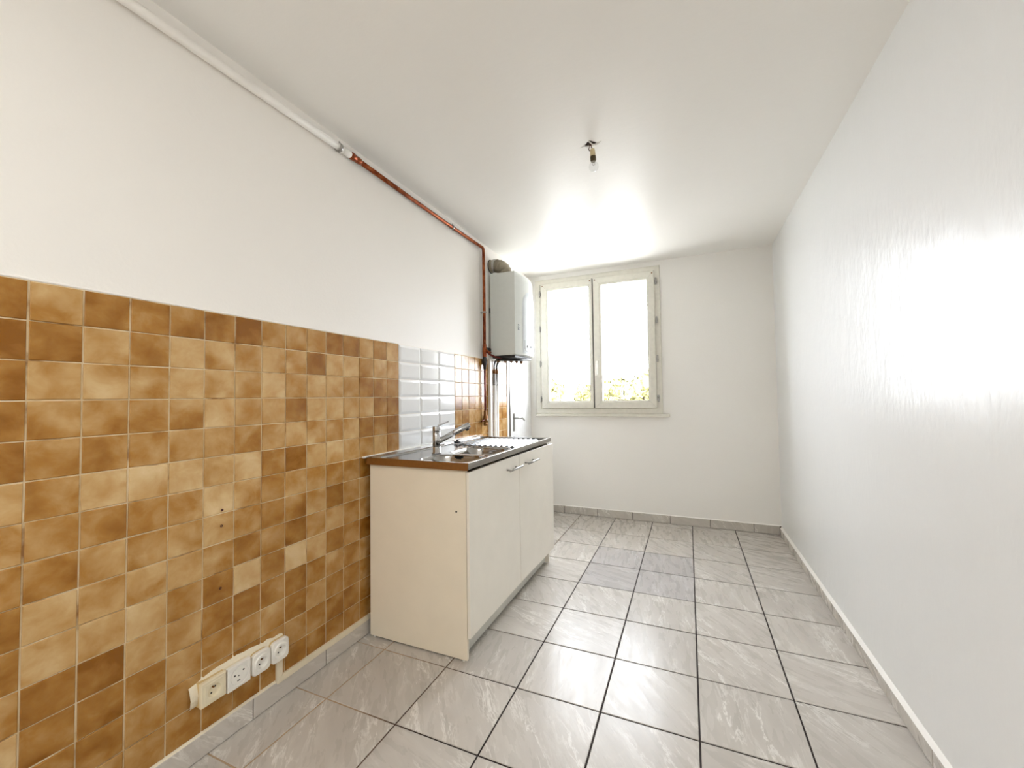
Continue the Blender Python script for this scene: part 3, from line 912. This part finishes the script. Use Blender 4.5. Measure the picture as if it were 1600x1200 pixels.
# ------------------------------------------------------------------ gas pipe along the wall
GP = empty('gas_pipe', (0.025, 2.0, 2.39), 'copper gas pipe running under the ceiling, white painted at first, then down to a valve', 'pipe')
obj('painted_pipe', MB().tube([(.024, YB+.02, 2.370), (.024, .62, 2.381), (.024, 1.0, 2.385), (.024, 1.492, 2.3945)], .0165, 16), M['wall_l'], GP, label='white painted length')
obj('pipe_cap', MB().lathe((.024, 1.465, 2.394), (0, 1, 0), [(0, .0145), (.006, .0185), (.045, .0175), (.052, .013)], 16), M['white'], GP)
obj('coupling', MB().lathe((.0245, 1.512, 2.3945), (0, 1, .006), [(0, .012), (.003, .0175), (.012, .0185), (.030, .018), (.033, .0155), (.040, .0165), (.048, .0158), (.055, .0165), (.066, .0155), (.074, .0125)], 18), M['copper'], GP)
cp = [(.0245, 1.56, 2.395), (.0245, 1.985, 2.392), (.0245, 2.480, 2.395), (.026, 2.915, 2.401)]
cp += [tuple(p) for p in arc((.028, 2.915, 2.376), (0, 0, 1), (0, 1, 0), .025, 0, PI/2, 8)][1:]
cp += [(.029, 2.9405, 2.2), (.030, 2.940, 1.9), (.030, 2.937, 1.60)]
obj('copper_pipe', MB().tube(cp, .0122, 16), M['copper'], GP)
TE = obj('tee', MB().lathe((.030, 2.937, 1.615), (0, 0, -1), [(0, .013), (.004, .0165), (.022, .0165), (.026, .018), (.060, .018), (.064, .0165), (.10, .0165), (.105, .012)], 18)
    .tube([(.030, 2.937, 1.575), (.050, 2.965, 1.555), (.062, 2.985, 1.548)], .010, 12), M['copper'], GP)
obj('branch_pipe', MB().tube([(.040, 2.945, 1.560), (.055, 2.985, 1.535), (.07, 3.04, 1.520), (.10, 3.10, 1.512), (.13, 3.16, 1.512)], .008, 12), M['darkcopper'], GP)
obj('black_joint', MB().lathe((.030, 2.936, 1.512), (0, 0, -1), [(0, .011), (.006, .016), (.024, .017), (.028, .020), (.060, .020), (.066, .014), (.10, .011)], 12), M['dark'], GP)
obj('lower_pipe', MB().tube([(.030, 2.936, 1.44), (.030, 2.936, 1.06)], .0082, 14), M['darkcopper'], GP)
va = obj('valve', MB().lathe((.030, 2.936, 1.082), (0, 0, -1), [(0, .009), (.004, .0125), (.040, .0125), (.044, .0165), (.060, .0165), (.064, .0185), (.090, .0185), (.094, .012), (.100, .012), (.102, .0155), (.120, .0155), (.122, .012)], 12), M['brass'], GP)
obj('valve_lever', MB().tube([(.030, 2.920, 1.004), (.034, 2.885, 1.002), (.036, 2.855, .996)], [.006, .0055, .0045], 10), M['darkcopper'], va)
obj('valve_cap', MB().lathe((.030, 2.952, 1.004), (0, 1, 0), [(0, .007), (.02, .0085), (.026, .006)], 10), M['white'], va)
def clip(p, axis, r):
    p = Vector(p)
    b = MB()
    b.lathe(p-Vector(axis)*.006, axis, [(0, r), (0, r+.004), (.012, r+.004), (.012, r)], 16)
    b.tube([(0.0005, p.y, p.z), (p.x-r, p.y, p.z)], .0035, 8)
    b.lathe((.0005, p.y, p.z), (1, 0, 0), [(0, .010), (.003, .010), (.004, .006)], 12)
    pv = Vector((0, 0, 1)) if abs(axis[1]) > .5 else Vector((0, 1, 0))
    b.tube([p+pv*(r), p+pv*(r+.012)], .004, 8); b.tube([p-pv*(r), p-pv*(r+.012)], .004, 8)
    return obj('pipe_clip', b, M['nickel'], GP)
clip((.024, 1.447, 2.3935), (0, 1, 0), .0165)
clip((.0245, 2.47, 2.3949), (0, 1, 0), .0122)
clip((.030, 2.9393, 1.875), (0, 0, 1), .0122)
# white trunking and the two heating pipes dropping from the boiler behind the sink
TR = empty('pipe_cover', (0.02, 3.05, .9), 'narrow white vertical pipe cover behind the sink drainer', 'pipe cover')
obj('cover', MB().box(.0085, .034, 3.030, 3.066, .10, 1.512, .003), M['white'], TR)
for k, (yy, zz, lb) in enumerate(((3.112, 1.43, 'white heating pipe with chrome elbow under the boiler, nearer the pipe cover'), (3.158, 1.425, 'white heating pipe with chrome elbow under the boiler, nearer the door'))):
    HP = empty('heating_pipe', (.03, yy, 1.0), lb, 'pipe', 'heating pipes under the boiler')
    obj('pipe', MB().tube([(.030, yy, .10), (.030, yy, 1.30)], .0145, 14), M['white'], HP)
    obj('sleeve', MB().lathe((.030, yy, 1.285), (0, 0, 1), [(0, .013), (.002, .0165), (.012, .0165), (.014, .0145), (.10, .0135), (.102, .011)], 16), M['nickel'], HP)
    obj('nut', MB().lathe((.030, yy, 1.385), (0, 0, 1), [(0, .010), (.002, .0145), (.028, .0145), (.030, .010), (.045, .009)], 6), M['brass'], HP)
    pp = [(.030, yy, 1.40), (.030, yy, 1.45-.0)]
    R_ = .045+.012*k
    pp += [tuple(p) for p in arc((.030+R_, yy+.01, 1.508-R_), (-1, 0, 0), (0, 0, 1), R_, 0.15, PI/2, 10)]
    pp += [(.030+R_+.06, yy+.03, 1.508)]
    obj('elbow_tube', MB().tube(pp, .0078, 12), M['darkchrome'], HP)

# ------------------------------------------------------------------ bare bulb
CLI = empty('ceiling_bulb', (1.112, 2.02, H), 'bare clear light bulb hanging by two short wires from a hole in the ceiling', 'light bulb')
obj('wire', MB().tube([(1.106, 2.018, H+.03), (1.108, 2.019, H-.004), (1.104, 2.017, 2.440), (1.100, 2.016, 2.428), (1.106, 2.018, 2.419)], .0022, 8), M['brownbox'], CLI)
obj('wire', MB().tube([(1.114, 2.022, H+.03), (1.110, 2.020, H-.004), (1.113, 2.021, 2.440), (1.118, 2.021, 2.430), (1.119, 2.020, 2.418)], .0022, 8), M['brownbox'], CLI)
ax = Vector((.05, 0, -1)).normalized()
obj('lamp_holder', MB().lathe((1.1185, 2.019, 2.426), ax, [(0, .006), (.001, .0105), (.010, .0125), (.036, .0135), (.040, .012)], 20), M['porcelain'], CLI)
obj('bulb_base', MB().lathe((1.1205, 2.019, 2.389), ax, [(0, .0128), (.002, .0148), (.006, .0138), (.010, .0150), (.014, .0138), (.018, .0148), (.022, .0135), (.028, .011)], 20), simple('dark_bronze_cap', (84, 72, 52), .4, .6), CLI)
gp = [(-.002, .009), (.004, .0125)] + [(.026-.024*math.cos(t)*1.0, .0235*math.sin(t)) for t in [.62+.12*i for i in range(21)]]
bl = obj('glass_bulb', MB().lathe((1.1222, 2.019, 2.361), ax, gp, 24), M['bulb'], CLI)
obj('filament', MB().tube([(1.1195, 2.019, 2.358), (1.1175, 2.019, 2.345), (1.123, 2.019, 2.341), (1.129, 2.019, 2.345), (1.1275, 2.019, 2.358)], .0011, 6), M['greymetal'], bl)

# ------------------------------------------------------------------ outdoors
obj('ground', MB().box(-70, 70, YF+1.0, 120, -9.3, -9.0), M['ground'], kind='structure')
def tree(x, y, top, rad, label):
    T = empty('tree', (x, y, -9), label, 'tree', 'trees beyond the window')
    obj('trunk', MB().tube([(x, y, -9.05), (x+.1, y, -6), (x-.05, y, top-2*rad), (x, y, top-rad)], [.28, .22, .18, .08], 10), M['bark'], T)
    b = MB()
    rnd = random.Random(int(x*100)+7)
    clumps = []
    for k in range(18):
        a, e, q = rnd.uniform(0, 2*PI), rnd.uniform(-.7, 1.3), rnd.uniform(.35, .85)
        clumps.append((Vector((x+math.cos(a)*math.cos(e)*rad*q, y+math.sin(a)*math.cos(e)*rad*q, top-rad*1.05+math.sin(e)*rad*q*.95)), rad*rnd.uniform(.25, .45)))
    for c, cr in clumps:
        bm = bmesh.new(); bmesh.ops.create_icosphere(bm, subdivisions=2, radius=cr*.85)
        bm.verts.index_update()
        b.add([c+q.co*(1+rnd.uniform(-.18, .18)) for q in bm.verts], [[q.index for q in f.verts] for f in bm.faces])
        bm.free()
    for k in range(2600):
        c, cr = rnd.choice(clumps)
        d = Vector((rnd.gauss(0, 1), rnd.gauss(0, 1), rnd.gauss(0, 1))).normalized()
        p = c + d*cr*rnd.uniform(.6, 1.05)
        u = d.orthogonal().normalized(); u.rotate(Matrix.Rotation(rnd.uniform(0, 6.28), 3, d)); v = d.cross(u)
        u = (u+d*rnd.uniform(-.6, .6))*.24; v = v*.13
        b.add([p-u, p+v, p+u, p-v], [(0, 1, 2, 3)])
    obj('foliage', b, M['leaf'], T)
tree(-9.6, 33, 2.9, 1.7, 'pale sunlit tree seen low in the left window pane, left one')
tree(-6.0, 35, 2.7, 1.6, 'pale sunlit tree seen low in the left window pane, right one')
tree(-3.3, 32, 2.6, 1.5, 'pale sunlit treetop low in the right window pane, left one')
tree(-1.0, 28, 3.1, 1.6, 'tallest pale sunlit treetop in the right window pane')
